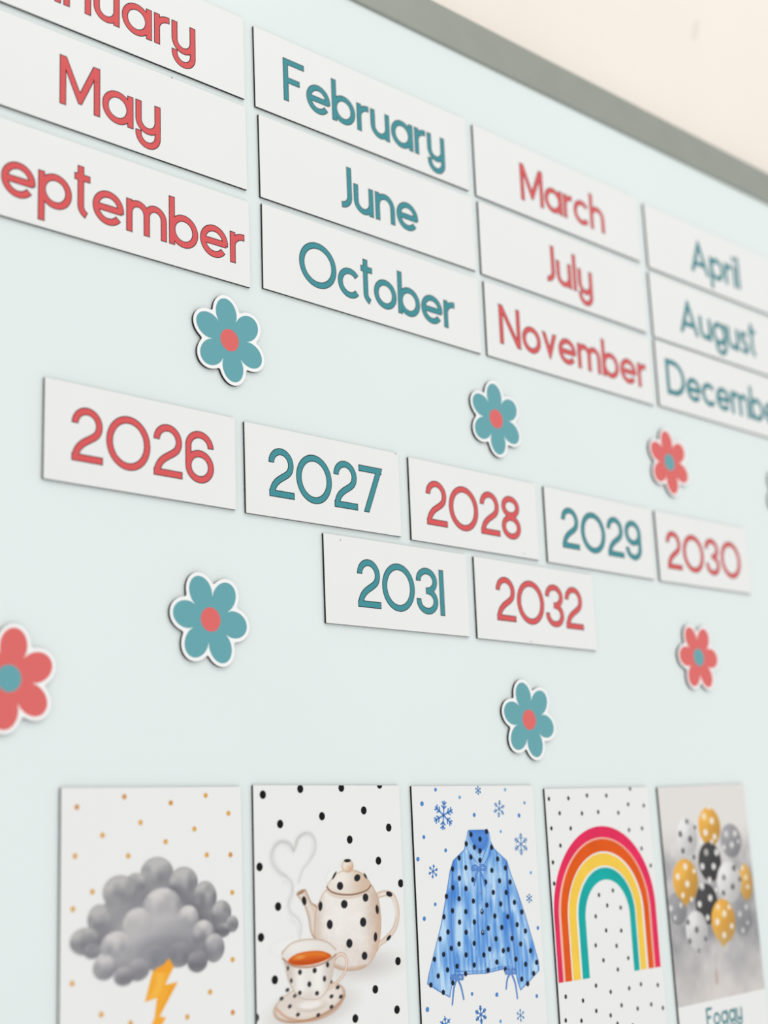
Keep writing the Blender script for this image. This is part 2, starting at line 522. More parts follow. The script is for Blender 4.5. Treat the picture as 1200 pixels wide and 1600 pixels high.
def dot(parent, cx, cy, r, mat, z=0.09, ry=None, n=22):
    p = clip_card([(cx + r * math.cos(i * 2 * math.pi / n), cy + (ry or r) * math.sin(i * 2 * math.pi / n)) for i in range(n)])
    if len(p) > 2:
        mesh_obj('dot', [(x, y, z) for x, y in p], [list(range(len(p)))], mat, parent)

def strokes_obj(name, parent, lines, hw, mat, z=0.03):
    v, f = [], []
    for ln in lines:
        for p in strip(ln, hw):
            p = clip_card(p)
            if len(p) < 3: continue
            b = len(v); v += [(x, y, z) for x, y in p]; f.append(list(range(b, b + len(p))))
    return mesh_obj(name, v, f, mat, parent)

def smooth_line(pts, closed=False, k=6):
    """Catmull-Rom through the points"""
    P = [np.array(p, float) for p in pts]; n = len(P); out = []
    for i in range(n if closed else n - 1):
        p0 = P[(i - 1) % n] if (closed or i > 0) else P[0]
        p1, p2 = P[i], P[(i + 1) % n]
        p3 = P[(i + 2) % n] if (closed or i < n - 2) else P[-1]
        for j in range(k):
            t = j / k
            out.append(tuple(0.5 * ((2*p1) + (-p0+p2)*t + (2*p0-5*p1+4*p2-p3)*t*t + (-p0+3*p1-3*p2+p3)*t**3)))
    if not closed: out.append(tuple(P[-1]))
    return out

rng = np.random.default_rng(7)
def vnoise(X, Y, scale, seed):
    """smooth value noise in 0..1"""
    g = np.random.default_rng(seed).random((64, 64))
    x, y = X / scale + 31.3, Y / scale + 47.7
    xi, yi = np.floor(x).astype(int), np.floor(y).astype(int)
    fx, fy = x - xi, y - yi
    fx, fy = fx*fx*(3-2*fx), fy*fy*(3-2*fy)
    a, b = g[xi % 64, yi % 64], g[(xi+1) % 64, yi % 64]
    c, d = g[xi % 64, (yi+1) % 64], g[(xi+1) % 64, (yi+1) % 64]
    return (a*(1-fx)+b*fx)*(1-fy) + (c*(1-fx)+d*fx)*fy

def sstep(a, b, x):
    t = np.clip((x - a) / (b - a), 0, 1)
    return t * t * (3 - 2 * t)

class Paint:
    """flat watercolour print: ink colours carried on a fine sheet mesh, cut to the inked area"""
    def __init__(s, loc, x0, x1, y0, y1, res):
        s.l = loc
        nx, ny = int((x1 - x0) / res) + 1, int((y1 - y0) / res) + 1
        s.X, s.Y = np.meshgrid(np.linspace(x0, x1, nx), np.linspace(y0, y1, ny))
        s.C = np.ones((ny, nx, 3)) * np.array(PAPER) / 255.0
        s.A = np.zeros((ny, nx)); s.own = np.full((ny, nx), -1, int); s.cur = 0
        s.res = res
    def blend(s, al, c):
        c = np.asarray(c, float) / 255.0
        if c.ndim == 1: c = c[None, None, :]
        s.C = s.C * (1 - al[..., None]) + c * al[..., None]
        s.own = np.where((al > 0.02) & ((al > 0.5) | (s.own < 0)), s.cur, s.own)
        s.A = np.maximum(s.A, al)
    def sd_poly(s, pts):
        d = np.full(s.X.shape, 1e18); ins = np.zeros(s.X.shape, bool)
        n = len(pts)
        for i in range(n):
            ax, ay = pts[i]; bx, by = pts[(i + 1) % n]
            ex, ey = bx - ax, by - ay
            wx, wy = s.X - ax, s.Y - ay
            t = np.clip((wx*ex + wy*ey) / (ex*ex + ey*ey + 1e-12), 0, 1)
            d = np.minimum(d, (wx - ex*t)**2 + (wy - ey*t)**2)
            if abs(by - ay) > 1e-12:
                ins ^= ((ay > s.Y) != (by > s.Y)) & (s.X < ex * (s.Y - ay) / (by - ay) + ax)
        d = np.sqrt(d)
        return np.where(ins, -d, d)
    def poly(s, pts, c, soft=0.35, alpha=1.0, smooth=True):
        q = s.l.L(pts)
        if smooth: q = smooth_line(q, True, 4)
        sd = s.sd_poly(q)
        s.blend(np.clip(0.5 - sd / soft, 0, 1) * alpha, c)
        return sd
    def ell_d(s, a, b, ra, rb, rot=0.0):
        cx, cy = s.l(a, b); rx, ry = s.l.rx(a, b, ra), s.l.r(a, b, rb)
        c, n = math.cos(rot), math.sin(rot)
        u, v = s.X - cx, s.Y - cy
        u, v = c*u + n*v, -n*u + c*v
        return np.sqrt((u/rx)**2 + (v/ry)**2), min(rx, ry), u / rx, v / ry
    def ell(s, a, b, ra, rb, c, soft=0.35, alpha=1.0, rot=0.0):
        d, r, _, _ = s.ell_d(a, b, ra, rb, rot)
        s.blend(np.clip(0.5 - (d - 1) * r / soft, 0, 1) * alpha, c)
    def line(s, pts, w0, w1, c, soft=0.35, alpha=1.0, smooth=True, mask=None):
        """stroke, half widths in mm from w0 to w1"""
        q = s.l.L(pts)
        if smooth: q = smooth_line(q, False, 5)
        best = np.full(s.X.shape, 1e9); n = len(q)
        xs = [p[0] for p in q]; ys = [p[1] for p in q]; pad = max(w0, w1) + soft
        for i in range(n - 1):
            ax, ay = q[i]; bx, by = q[i + 1]
            ex, ey = bx - ax, by - ay
            t = np.clip(((s.X-ax)*ex + (s.Y-ay)*ey) / (ex*ex + ey*ey + 1e-12), 0, 1)
            hw = w0 + (w1 - w0) * (i + t) / (n - 1)
            best = np.minimum(best, np.hypot(s.X-ax-ex*t, s.Y-ay-ey*t) - hw)
        al = np.clip(0.5 - best / soft, 0, 1) * alpha
        if mask is not None: al = al * mask
        s.blend(al, c)
    def build(s, parent, names, z=0.03):
        lim = (np.abs(s.X) < WW/2 - .02) & (s.Y < -.02) & (s.Y > -WH + .02)
        keep = (s.A > 0.01) & lim
        cell = keep[:-1, :-1] | keep[1:, :-1] | keep[:-1, 1:] | keep[1:, 1:]
        cell &= lim[:-1, :-1] & lim[1:, :-1] & lim[:-1, 1:] & lim[1:, 1:]
        o4 = np.stack([s.own[:-1, :-1], s.own[1:, :-1], s.own[:-1, 1:], s.own[1:, 1:]]).max(0)
        ny, nx = s.X.shape
        idx = np.arange(ny * nx).reshape(ny, nx)
        rgb = lin(np.clip(s.C, 0, 1) * 255.0).reshape(-1, 3)
        for k, nm in enumerate(names):
            cc = cell & (o4 == k)
            jy, jx = np.nonzero(cc)
            if not len(jy): continue
            quads = np.stack([idx[jy, jx], idx[jy, jx+1], idx[jy+1, jx+1], idx[jy+1, jx]], 1)
            u, inv = np.unique(quads, return_inverse=True)
            me = bpy.data.meshes.new(nm)
            n = len(quads)
            me.vertices.add(len(u)); me.loops.add(4*n); me.polygons.add(n)
            co = np.stack([s.X.ravel()[u], s.Y.ravel()[u], np.full(len(u), z)], 1) * MM
            me.vertices.foreach_set('co', co.ravel())
            me.loops.foreach_set('vertex_index', inv.reshape(-1).astype(np.int32))
            me.polygons.foreach_set('loop_start', np.arange(0, 4*n, 4, dtype=np.int32))
            me.update(calc_edges=True)
            at_ = me.color_attributes.new('ink', 'FLOAT_COLOR', 'POINT')
            at_.data.foreach_set('color', np.concatenate([rgb[u], np.ones((len(u), 1))], 1).ravel())
            me.materials.append(M['paint'])
            ob = bpy.data.objects.new(nm, me)
            col.objects.link(ob); ob.parent = parent

# --- thundercloud
l = Loc('storm'); o = WC['storm']
p = Paint(l, -50, 50, -112, -30, 0.3)
p.cur = 1
bolt = [(712, 1110), (742, 1160), (690, 1272), (766, 1255), (655, 1465), (695, 1470), (600, 1640), (560, 1640), (625, 1470), (640, 1352), (566, 1378), (615, 1185), (640, 1120)]
sd = p.poly(bolt, (247, 172, 50), smooth=False)
p.line([(660, 1180), (650, 1290), (610, 1350)], 2.0, 1.2, (253, 200, 92), soft=4, alpha=0.75, mask=np.clip(-sd, 0, 1))
p.line([(690, 1330), (640, 1480), (610, 1560)], 1.6, 1.2, (250, 180, 60), soft=3, alpha=0.6, mask=np.clip(-sd, 0, 1))
p.line([(745, 1275), (700, 1350), (655, 1460)], 0.6, 0.6, (236, 150, 32), soft=2, alpha=0.6, mask=np.clip(-sd, 0, 1))
p.cur = 0
base_A = p.A.copy(); base_C = p.C.copy()
puff_b = [(640, 598, 100, 100), (800, 655, 88, 98), (930, 745, 72, 102), (1030, 838, 60, 78), (1095, 905, 38, 52), (1035, 945, 50, 45), (510, 660, 62, 66),
          (415, 712, 104, 104), (290, 880, 72, 95), (205, 1012, 94, 86), (250, 1070, 55, 50)]
puff_f = [(672, 790, 108, 104), (828, 870, 62, 78), (920, 968, 68, 88), (985, 1050, 64, 88), (885, 1130, 62, 70), (770, 1090, 80, 80), (525, 905, 90, 98),
          (395, 1045, 96, 96), (322, 1170, 72, 78), (440, 1222, 62, 60), (525, 1180, 72, 72), (635, 1110, 85, 78)]
fill_b = [(300, 800), (430, 700), (640, 620), (820, 680), (960, 800), (1060, 900), (1040, 980), (900, 1090), (700, 1100), (400, 1100), (260, 1080), (180, 1040), (240, 900)]
fill_f = [(440, 960), (560, 830), (680, 740), (780, 860), (900, 950), (980, 1060), (900, 1140), (760, 1110), (640, 1130), (520, 1210), (380, 1200), (320, 1140), (360, 1020)]
def cloud_layer(puffs, fill, hi, mid, lo):
    for a, b, ra, rb in puffs:
        p.ell(a, b, ra, rb, np.array(mid) * (1.04 - 0.10 * (b > 1050) - 0.06 * (a > 850)), soft=0.9)
    p.poly(fill, mid, soft=1.5)
    tex = vnoise(p.X, p.Y, 3.5, 3) - .5
    for a, b, ra, rb in sorted(puffs, key=lambda q: q[1]):
        d, r, u, v = p.ell_d(a, b, ra, rb)
        edge = np.clip(0.5 - (d - 1) * r / 0.9, 0, 1)
        sh = 0.10 * (a - 600) / 400 + 0.10 * (b - 850) / 300      # the print darkens to the lower right
        t = np.clip(0.46 - 0.62 * v + 0.12 * u + 0.5 * tex + sh, 0, 1)
        c = np.where(t[..., None] < 0.5, np.array(hi) + (np.array(mid) - hi) * (t / 0.5)[..., None],
                     np.array(mid) + (np.array(lo) - mid) * ((t - 0.5) / 0.5)[..., None])
        c = c - 16 * sstep(0.80, 1.0, d)[..., None]
        p.blend(edge * 0.97 * sstep(-0.95, 0.15, v), c)
cloud_layer(puff_b, fill_b, (192, 190, 189), (152, 151, 154), (100, 100, 108))
# hollow between the two banks of puffs
p.line([(240, 1050), (330, 980), (450, 850), (560, 750)], 2.6, 2.6, (116, 115, 123), soft=9, alpha=0.8, mask=(p.A > 0.9) * 1.0)
p.line([(740, 720), (840, 800), (930, 890), (1010, 960)], 2.2, 2.4, (100, 99, 107), soft=8, alpha=0.85, mask=(p.A > 0.9) * 1.0)
p.ell(370, 830, 70, 60, (172, 170, 171), soft=10, alpha=0.4)
cloud_layer(puff_f, fill_f, (222, 217, 215), (170, 168, 171), (112, 112, 121))
p.ell(600, 940, 130, 110, (196, 193, 193), soft=22, alpha=0.75)
p.ell(690, 850, 70, 70, (204, 200, 199), soft=14, alpha=0.6)
p.ell(520, 960, 70, 60, (212, 207, 205), soft=14, alpha=0.6)
p.ell(480, 1090, 120, 50, (166, 165, 168), soft=12, alpha=0.55)
p.ell(650, 1080, 90, 55, (112, 114, 126), soft=10, alpha=0.75)
p.ell(740, 1000, 110, 60, (136, 136, 143), soft=12, alpha=0.7)
p.ell(860, 1070, 90, 45, (108, 107, 116), soft=10, alpha=0.7)
p.ell(890, 1150, 55, 30, (92, 92, 101), soft=7, alpha=0.7, )
p.ell(480, 1200, 90, 40, (116, 113, 121), soft=9, alpha=0.65)
p.ell(440, 1250, 60, 25, (120, 118, 125), soft=5, alpha=0.5)
inside = np.zeros(p.X.shape)          # trim the washes to the cloud's own outline
for a, b, ra, rb in puff_b + puff_f:
    d, r, u, v = p.ell_d(a, b, ra, rb)
    inside = np.maximum(inside, np.clip(0.5 - (d - 1) * r / 0.9, 0, 1))
for fp in (fill_b, fill_f):
    inside = np.maximum(inside, np.clip(0.5 - p.sd_poly(smooth_line(l.L(fp), True, 4)) / 1.5, 0, 1))
p.C = base_C * (1 - inside[..., None]) + p.C * inside[..., None]
p.A = np.maximum(base_A, inside)
p.cur = 1
p.poly([(712, 1112), (742, 1162), (722, 1200), (640, 1200), (625, 1180), (680, 1150)], (248, 166, 48), smooth=False, soft=0.8)
p.build(o, ['cloud_print', 'lightning_bolt_print'])
for i, (a, b) in enumerate([(155,198),(442,135),(723,172),(934,127),(1072,235),(540,291),(866,330),(310,368),(692,407),(144,494),(466,493),(941,487),(1084,486),(249,710),(1095,714),(131,815),(1097,1120),(127,1265),(961,1316),(303,1453),(823,1467),(1098,1440),(480,1505)]):
    x, y = l(a, b)
    dot(o, x, y, 1.25, 'brown_dot' if i in (0, 1, 2, 12, 21) else 'orange_dot', n=14)

# --- teapot and teacup
l = Loc('tea'); o = WC['tea']
for a, b in [(105,130),(345,93),(608,86),(853,66),(484,268),(752,231),(216,318),(912,341),(662,418),(846,553),(84,593),(989,698),(203,847),(93,1045),(971,1197),(182,1317),(826,1378),(965,1508),(698,1565),(60,1560)]:
    x, y = l(a, b)
    dot(o, x, y, 2.05, 'black', ry=2.15)
p = Paint(l, -48, 51.3, -130, -21, 0.3)
p.cur = 0   # steam
for pts, w_, al in (
    ([(302,484),(280,445),(235,428),(190,446),(160,505),(166,572),(210,630),(265,665),(295,705),(290,765),(270,825),(285,885),(330,925),(350,975),(340,1055)], 0.8, 0.34),
    ([(300,490),(262,450),(215,440),(180,480),(176,545),(205,605),(255,650)], 0.9, 0.20),
    ([(312,475),(325,415),(365,380),(410,378),(440,420),(440,490),(400,560),(360,612),(335,690)], 0.7, 0.34),
    ([(318,450),(345,400),(385,385),(420,405),(432,450),(415,525)], 0.9, 0.20),
    ([(240,685),(275,700),(300,760),(285,830)], 0.4, 0.16), ([(290,935),(325,960),(335,1010)], 0.4, 0.16)):
    p.line(pts, w_, w_ * 0.5, (150, 146, 144), soft=1.8, alpha=al)
p.cur = 1   # teapot
p.ell(745, 1225, 150, 62, (176, 166, 160), soft=11, alpha=0.55)
p.line([(838,778),(890,762),(938,780),(964,845),(968,915),(950,985),(905,1045),(850,1090),(832,1120)], 1.5, 1.3, (196,160,132), soft=0.5)
p.line([(838,778),(890,762),(938,780),(964,845),(968,915),(950,985),(905,1045),(850,1090),(832,1120)], 1.15, 1.0, (229,212,198), soft=0.7)
p.line([(860,772),(900,764),(935,790),(955,850),(958,915)], 0.4, 0.3, (246,240,234), soft=0.9, alpha=0.8)
p.poly([(320,768),(340,745),(376,736),(396,772),(420,822),(452,845),(452,930),(450,1040),(430,1050),(408,1000),(396,920),(372,845),(343,800)], (190,158,134), soft=0.5)
p.poly([(328,768),(345,752),(372,744),(388,776),(412,828),(448,860),(450,930),(448,1030),(430,1030),(412,990),(402,915),(378,842),(349,798)], (222,206,192), soft=0.8)
p.line([(352,770),(390,830),(420,900),(432,990)], 0.9, 0.5, (240,232,224), soft=2, alpha=0.7)
p.ell(350, 757, 26, 10, (168,130,104), soft=0.5, rot=0.35)
body = [(512,738),(472,800),(446,870),(434,950),(438,1040),(470,1120),(520,1195),(575,1245),(640,1260),(710,1256),(770,1230),(820,1170),(850,1080),(863,980),(860,880),(845,790),(822,740),(795,708),(700,745),(600,755)]
sd = p.poly(body, (200,166,140), soft=0.4)
ins = np.clip(-sd / 0.5, 0, 1)
cx, cy = l(650, 1000)
u = (p.X - cx) / l.rx(650, 1000, 215)
v = (p.Y - cy) / l.r(650, 1000, 265)
base = np.array((237,231,225)) + (np.array((211,188,170)) - (237,231,225)) * sstep(0.45, 1.02, np.abs(u + 0.08))[..., None]
base = base + (np.array((219,203,192)) - base) * (0.5 * sstep(0.1, -1.0, v))[..., None]
base = base + (10 * (vnoise(p.X, p.Y, 5, 11) - 0.5) + 8 * (vnoise(p.X, p.Y, 1.5, 12) - 0.5))[..., None]
p.blend(ins * sstep(0.0, 0.9, -sd), base)
p.ell(590, 900, 70, 130, (247,242,237), soft=14, alpha=0.7)
p.ell(700, 860, 40, 80, (244,236,228), soft=10, alpha=0.5)
p.line([(835,850),(850,960),(835,1080),(800,1170)], 1.0, 0.8, (216,172,138), soft=3.5, alpha=0.45, mask=ins)
p.line([(540,1215),(640,1250),(760,1232)], 0.8, 0.8, (190,150,122), soft=2.0, alpha=0.7, mask=ins)
lid = [(515,718),(540,672),(580,632),(630,612),(690,612),(740,632),(780,672),(796,706),(770,742),(690,769),(610,769),(545,752)]
sd = p.poly(lid, (206,172,144), soft=0.4)
p.blend(sstep(0.1, 1.0, -sd), np.array((236,227,217)) + (np.array((216,190,168)) - (236,227,217)) * sstep(600, 800, 650 + (p.X - l(650, 690)[0]) * 11)[..., None])
p.ell(600, 670, 45, 35, (248,243,238), soft=6, alpha=0.7)
p.line([(515,722),(545,754),(610,771),(690,770),(770,744),(798,708)], 0.42, 0.35, (120,86,64), soft=0.6, alpha=0.85)
p.line([(508,742),(545,772),(620,790),(700,785),(790,750)], 0.4, 0.4, (210,180,156), soft=1.2, alpha=0.7)
p.ell(647, 586, 39, 43, (205,170,142), soft=0.4)
p.ell(643, 582, 32, 36, (238,228,216), soft=2.0)
p.ell(662, 600, 16, 18, (216,166,126), soft=2.6, alpha=0.7)
p.ell(647, 553, 21, 11, (30,28,30), soft=0.4)
for a, b, ra, rb, rt in [(600,715,20,26,0),(710,663,20,22,0.3),(563,648,21,8,0.9),(762,651,15,8,-0.9),(627,832,21,27,0),(763,790,18,26,0),(474,845,13,30,-0.15),(838,866,10,29,0.1),(534,962,19,30,0),(748,947,20,30,0),(827,1042,11,30,-0.1),(660,1083,20,29,0),(757,1163,18,26,-0.2),(370,810,14,29,0.2),(915,767,20,16,-0.3),(912,1048,17,12,0.6)]:
    p.ell(a, b, ra, rb, (30,29,32), soft=0.4, rot=rt)
p.cur = 2   # saucer
p.ell(430, 1500, 235, 110, (176,166,160), soft=8, alpha=0.45, rot=0.1)
p.ell(408, 1460, 231, 116, (178,138,112), soft=0.6, rot=0.12)
p.ell(406, 1455, 222, 108, (229,217,206), soft=1.0, rot=0.12)
p.ell(405, 1448, 175, 80, (238,229,221), soft=3.0, rot=0.12)
p.line([(190,1500),(260,1560),(370,1580),(480,1560),(580,1500),(630,1420)], 0.5, 0.5, (196,140,104), soft=1.2, alpha=0.8)
p.ell(300, 1470, 60, 30, (205,190,180), soft=7, alpha=0.5)
for a, b in [(263,1382),(225,1437),(278,1487),(330,1540),(460,1543),(545,1490),(605,1425),(585,1365),(545,1423),(538,1330),(310,1420)]:
    p.ell(a, b, 12, 12, (44,42,44), soft=0.7, rot=0.2)
p.cur = 3   # cup
p.line([(562,1185),(598,1152),(632,1165),(643,1215),(622,1285),(570,1340),(525,1375)], 0.95, 0.75, (196,150,120), soft=0.5)
p.line([(562,1185),(598,1152),(632,1165),(643,1215),(622,1285),(570,1340),(525,1375)], 0.55, 0.45, (238,226,216), soft=0.7)
p.ell(415, 1482, 92, 38, (206,190,178), soft=1.5)
p.ell(410, 1474, 82, 32, (243,238,232), soft=1.5)
cupb = [(224,1150),(245,1222),(265,1312),(296,1382),(345,1432),(402,1446),(468,1436),(512,1398),(540,1330),(560,1240),(576,1140),(545,1095),(500,1070),(440,1056),(350,1062),(280,1088),(236,1125)]
sd = p.poly(cupb, (202,176,158), soft=0.5)
cx, cy = l(400, 1290)
u = (p.X - cx) / l.rx(400, 1290, 165)
cb = np.array((246,241,236)) + (np.array((214,198,186)) - (246,241,236)) * sstep(0.35, 1.05, np.abs(u - 0.05))[..., None]
cb = cb - (10 * (0.5 + 0.5 * np.cos(u * 9)))[..., None]
p.blend(sstep(0.1, 0.8, -sd), cb)
p.ell(390, 1425, 70, 22, (214,200,190), soft=4, alpha=0.6)
p.poly([(232,1152),(280,1092),(350,1066),(440,1060),(520,1080),(568,1124),(570,1150),(500,1205),(400,1230),(300,1226),(240,1190)], (232,226,220), soft=0.6)
p.ell(330, 1105, 70, 25, (247,244,240), soft=6, alpha=0.8)
sd = p.poly([(265,1198),(310,1157),(380,1136),(470,1131),(532,1150),(540,1172),(480,1202),(400,1222),(310,1224)], (214,92,22), soft=0.6)
mk = np.clip(-sd, 0, 1)
p.line([(310,1175),(400,1148),(500,1150)], 1.2, 1.0, (238,138,48), soft=3.5, alpha=0.85, mask=mk)
p.line([(290,1210),(400,1212),(500,1188)], 0.8, 0.8, (176,62,14), soft=2.5, alpha=0.8, mask=mk)
p.ell(345, 1172, 18, 7, (250,196,120), soft=1.5, alpha=0.7)
p.line([(232,1180),(300,1228),(400,1235),(500,1208),(572,1155)], 0.45, 0.4, (170,128,104), soft=0.7, alpha=0.9)
p.line([(228,1150),(280,1089),(350,1063),(440,1057),(520,1076),(572,1122)], 0.3, 0.3, (196,170,150), soft=0.7, alpha=0.8)
for a, b, ra, rb in [(343,1268,12,17),(437,1257,13,17),(403,1345,12,18),(500,1310,10,18),(342,1400,11,14),(452,1403,12,14),(520,1220,10,17),(287,1322,8,14),(266,1242,7,14)]:
    p.ell(a, b, ra, rb, (40,38,40), soft=0.7)
p.build(o, ['steam_print', 'teapot_print', 'saucer_print', 'teacup_print'], z=0.06)

# --- jacket and snowflakes
l = Loc('jacket'); o = WC['jacket']
p = Paint(l, -47, 50, -122, -22, 0.28)
sil = [(415,360),(540,357),(552,375),(560,425),(580,470),(605,497),(665,552),(692,640),(730,740),(780,890),(830,1060),(868,1195),(873,1255),(812,1325),(752,1386),(735,1340),(716,1252),(640,1250),(530,1277),(440,1281),(380,1288),(328,1290),(318,1330),(300,1432),(225,1390),(153,1345),(162,1285),(200,1130),(240,970),(270,800),(298,620),(320,550),(390,482),(400,425)]
sd = p.poly(sil, (58,112,190), soft=0.35, smooth=False)
mk = np.clip(-sd / 0.35, 0, 1)
g = vnoise(p.X * 4, p.Y * 0.5, 6, 21); g2 = vnoise(p.X * 2.2, p.Y * 0.35, 5, 22); g3 = vnoise(p.X, p.Y, 9, 23)
tt = np.clip(0.45 * g + 0.35 * g2 + 0.5 * g3 - 0.12, 0, 1)[..., None]
tt = np.clip((tt - 0.22) * 1.7, 0, 1)
cc = np.array((84,146,220)) * (1 - tt) + np.array((190,222,248)) * tt
p.blend(sstep(0.15, 0.9, -sd), cc)
def streak(pts, w_, c, al, soft=1.6):
    p.line(pts, w_, w_ * 0.4, c, soft=soft, alpha=al, mask=mk)
DK, MD, LT = (34,92,184), (62,126,212), (226,240,251)
streak([(318,560),(312,760),(308,960),(318,1120),(335,1280)], 0.8, DK, 0.75)
streak([(330,700),(322,900),(325,1100),(345,1270)], 1.4, MD, 0.7, 2.6)
streak([(290,760),(295,960),(300,1180),(310,1330)], 1.6, MD, 0.7, 3)
streak([(662,570),(672,740),(690,940),(712,1120),(722,1250)], 1.0, DK, 0.8)
streak([(650,900),(675,1100),(705,1240)], 1.4, MD, 0.7, 2.6)
streak([(700,900),(730,1100),(745,1330)], 1.4, MD, 0.7, 3)
streak([(425,520),(440,600),(455,680)], 1.5, MD, 0.7, 3)
streak([(555,500),(530,600),(520,700)], 1.3, MD, 0.7, 3)
streak([(495,640),(505,820),(515,1040),(527,1270)], 0.35, MD, 0.8, 0.8)
streak([(475,660),(480,840),(490,1060),(497,1270)], 0.3, MD, 0.5, 0.9)
rr = np.random.default_rng(5)
for k in range(34):
    x0 = rr.uniform(345, 640); y0 = rr.uniform(600, 1050); ln = rr.uniform(90, 260)
    streak([(x0, y0), (x0 + rr.uniform(-8, 12), y0 + ln/2), (x0 + rr.uniform(-10, 24), y0 + ln)], rr.uniform(0.3, 1.0), LT if k % 2 else MD, rr.uniform(0.25, 0.55), 2.0)
for k in range(14):
    f_ = rr.uniform(0, 1); y0 = rr.uniform(640, 1100); ln = rr.uniform(120, 240)
    xa = 300 - (y0 - 560) * 0.16 - f_ * 30; xb = 300 - (y0 + ln - 560) * 0.16 - f_ * 50
    streak([(xa, y0), (xb, y0 + ln)], rr.uniform(0.4, 1.0), LT if k % 2 else MD, 0.4, 2.2)
    xa = 690 + (y0 - 600) * 0.2 + f_ * 20; xb = 690 + (y0 + ln - 600) * 0.2 + f_ * 30
    streak([(xa, y0), (xb, y0 + ln)], rr.uniform(0.4, 1.0), LT if k % 2 else MD, 0.4, 2.2)
for k in range(26):   # gathers above the hem
    x0 = 345 + k * 14
    streak([(x0, 1195 + rr.uniform(-25, 15)), (x0 + 4, 1275)], 0.35, DK if k % 2 else LT, 0.3, 1.2)
streak([(335,1262),(440,1262),(530,1258),(640,1232),(708,1238)], 0.3, DK, 0.6, 0.8)
# stand-up collar: dark lining in front, folded pale edges
p.poly([(418,366),(536,364),(548,385),(535,450),(500,495),(470,480),(435,430)], (70,126,208), soft=0.6)
p.poly([(430,372),(530,370),(535,410),(505,470),(470,455),(445,420)], (96,152,224), soft=4.0, alpha=0.5)
p.poly([(405,400),(418,368),(432,420),(470,480),(500,520),(488,570),(440,520),(410,460)], (158,199,240), soft=0.5)
p.poly([(538,362),(552,380),(560,430),(545,500),(508,585),(490,575),(520,510),(545,440)], (150,194,240), soft=0.5)
for pts in ([(412,372),(425,425),(465,485),(498,520)], [(545,372),(545,440),(520,510),(490,578)], [(398,430),(420,500),(480,575)], [(566,450),(550,520),(510,590)]):
    p.line(pts, 0.25, 0.25, (52,100,178), soft=0.6, alpha=0.8)
p.line([(420,360),(538,358)], 0.3, 0.3, (52,104,186), soft=0.5, alpha=0.9)
for a, b in [(434,385),(492,415),(404,445),(456,467),(567,468),(434,530),(492,550),(492,490),(534,366),
    (358,536),(605,542),(401,598),(568,615),(655,600),(316,606),(360,666),(446,675),(617,682),(685,690),(528,690),(318,726),(402,732),(577,756),(660,757),(277,782),(358,797),(450,812),(536,838),(625,830),(713,820),(401,880),(316,874),(587,908),(670,912),(760,882),(505,880),(261,913),(361,947),(456,946),(545,986),(632,981),(730,963),(287,1010),(403,1012),(510,1014),(783,1004),(595,1054),(698,1051),(236,1055),(358,1087),(455,1083),(554,1120),(642,1130),(673,1122),(753,1087),(816,1130),(259,1154),(403,1157),(517,1157),(308,1115),(200,1185),(600,1203),(722,1184),(785,1217),(455,1222),(345,1230),(284,1253),(836,1276),(224,1292),(760,1312),(177,1350),(257,1397),(318,1336),(798,1342),(855,1205),(544,1255),(655,1250),(400,1278)]:
    p.ell(a, b, 10.5, 17, (14,26,44), soft=0.45)
for b in (757, 876, 1010):
    p.ell(498 + (b - 757) * 0.05, b, 8, 9, (84,110,160), soft=0.5); p.ell(496 + (b - 757) * 0.05, b - 2, 4, 4, (190,205,230), soft=0.5)
p.cur = 1
def bow(a, b, k, tails):
    for c, w_ in (((34,82,164), 0.66), ((128,178,236), 0.26)):
        p.line([(a,b),(a-20*k,b-18*k),(a-42*k,b-8*k),(a-38*k,b+10*k),(a,b)], w_, w_, c, soft=0.45)
        p.line([(a,b),(a+18*k,b-20*k),(a+40*k,b-10*k),(a+38*k,b+8*k),(a,b)], w_, w_, c, soft=0.45)
        for t in tails: p.line([(a,b)] + t, w_ * 1.05, w_ * 0.8, c, soft=0.45)
    p.ell(a, b, 8*k, 9*k, (90,142,214), soft=0.5)
bow(485, 603, 1.0, [[(470,640),(455,708)], [(505,645),(525,715)]])
p.cur = 2
bow(345, 1305, 0.9, [[(325,1370),(315,1475)], [(370,1360),(388,1440)]])
p.cur = 3
bow(690, 1268, 0.8, [[(668,1310),(660,1375)], [(718,1340),(732,1435)]])
p.build(o, ['jacket_print', 'drawstring_bow_print', 'drawstring_bow_print', 'drawstring_bow_print'], z=0.03)
for i, (a, b, r_) in enumerate([(207,98,13),(362,147,12),(653,98,12),(777,182,11),(120,188,17),(455,260,15),(742,263,15),(132,402,14),(625,366,11),(272,487,14),(94,543,16),(818,630,12),(205,833,13),(135,925,16),(863,984,14),(441,1407,13),(600,1412,16),(856,1421,14),(155,1507,18),(624,1583,13)]):
    x, y = l(a, b)
    dot(o, x, y, l.r(a, b, r_) * 0.92, 'blue_dot' if r_ > 13 or i % 3 == 0 else 'sky_dot', n=16)
def snowflake(a, b, rad, rot, hw, mat, branches):
    cx, cy = l(a, b); R_ = l.r(a, b, rad)
    ls = []
    for k in range(6):
        t = math.radians(rot + 60 * k); d = np.array([math.cos(t), math.sin(t)])
        c0 = np.array([cx, cy])
        ls.append([tuple(c0), tuple(c0 + d * R_)])
        for f_, bl in branches:
            for sg in (-1, 1):
                e = np.array([math.cos(t + sg * 0.85), math.sin(t + sg * 0.85)])
                ls.append([tuple(c0 + d * R_ * f_), tuple(c0 + d * R_ * f_ + e * R_ * bl)])
    strokes_obj('snowflake', o, ls, hw, mat)
snowflake(258,262,95,82,0.5,'flake',[(0.45,0.32),(0.72,0.3)])
snowflake(480,103,30,90,0.3,'flake',[(0.6,0.3)])
snowflake(615,220,56,80,0.38,'flake2',[(0.5,0.3),(0.78,0.2)])
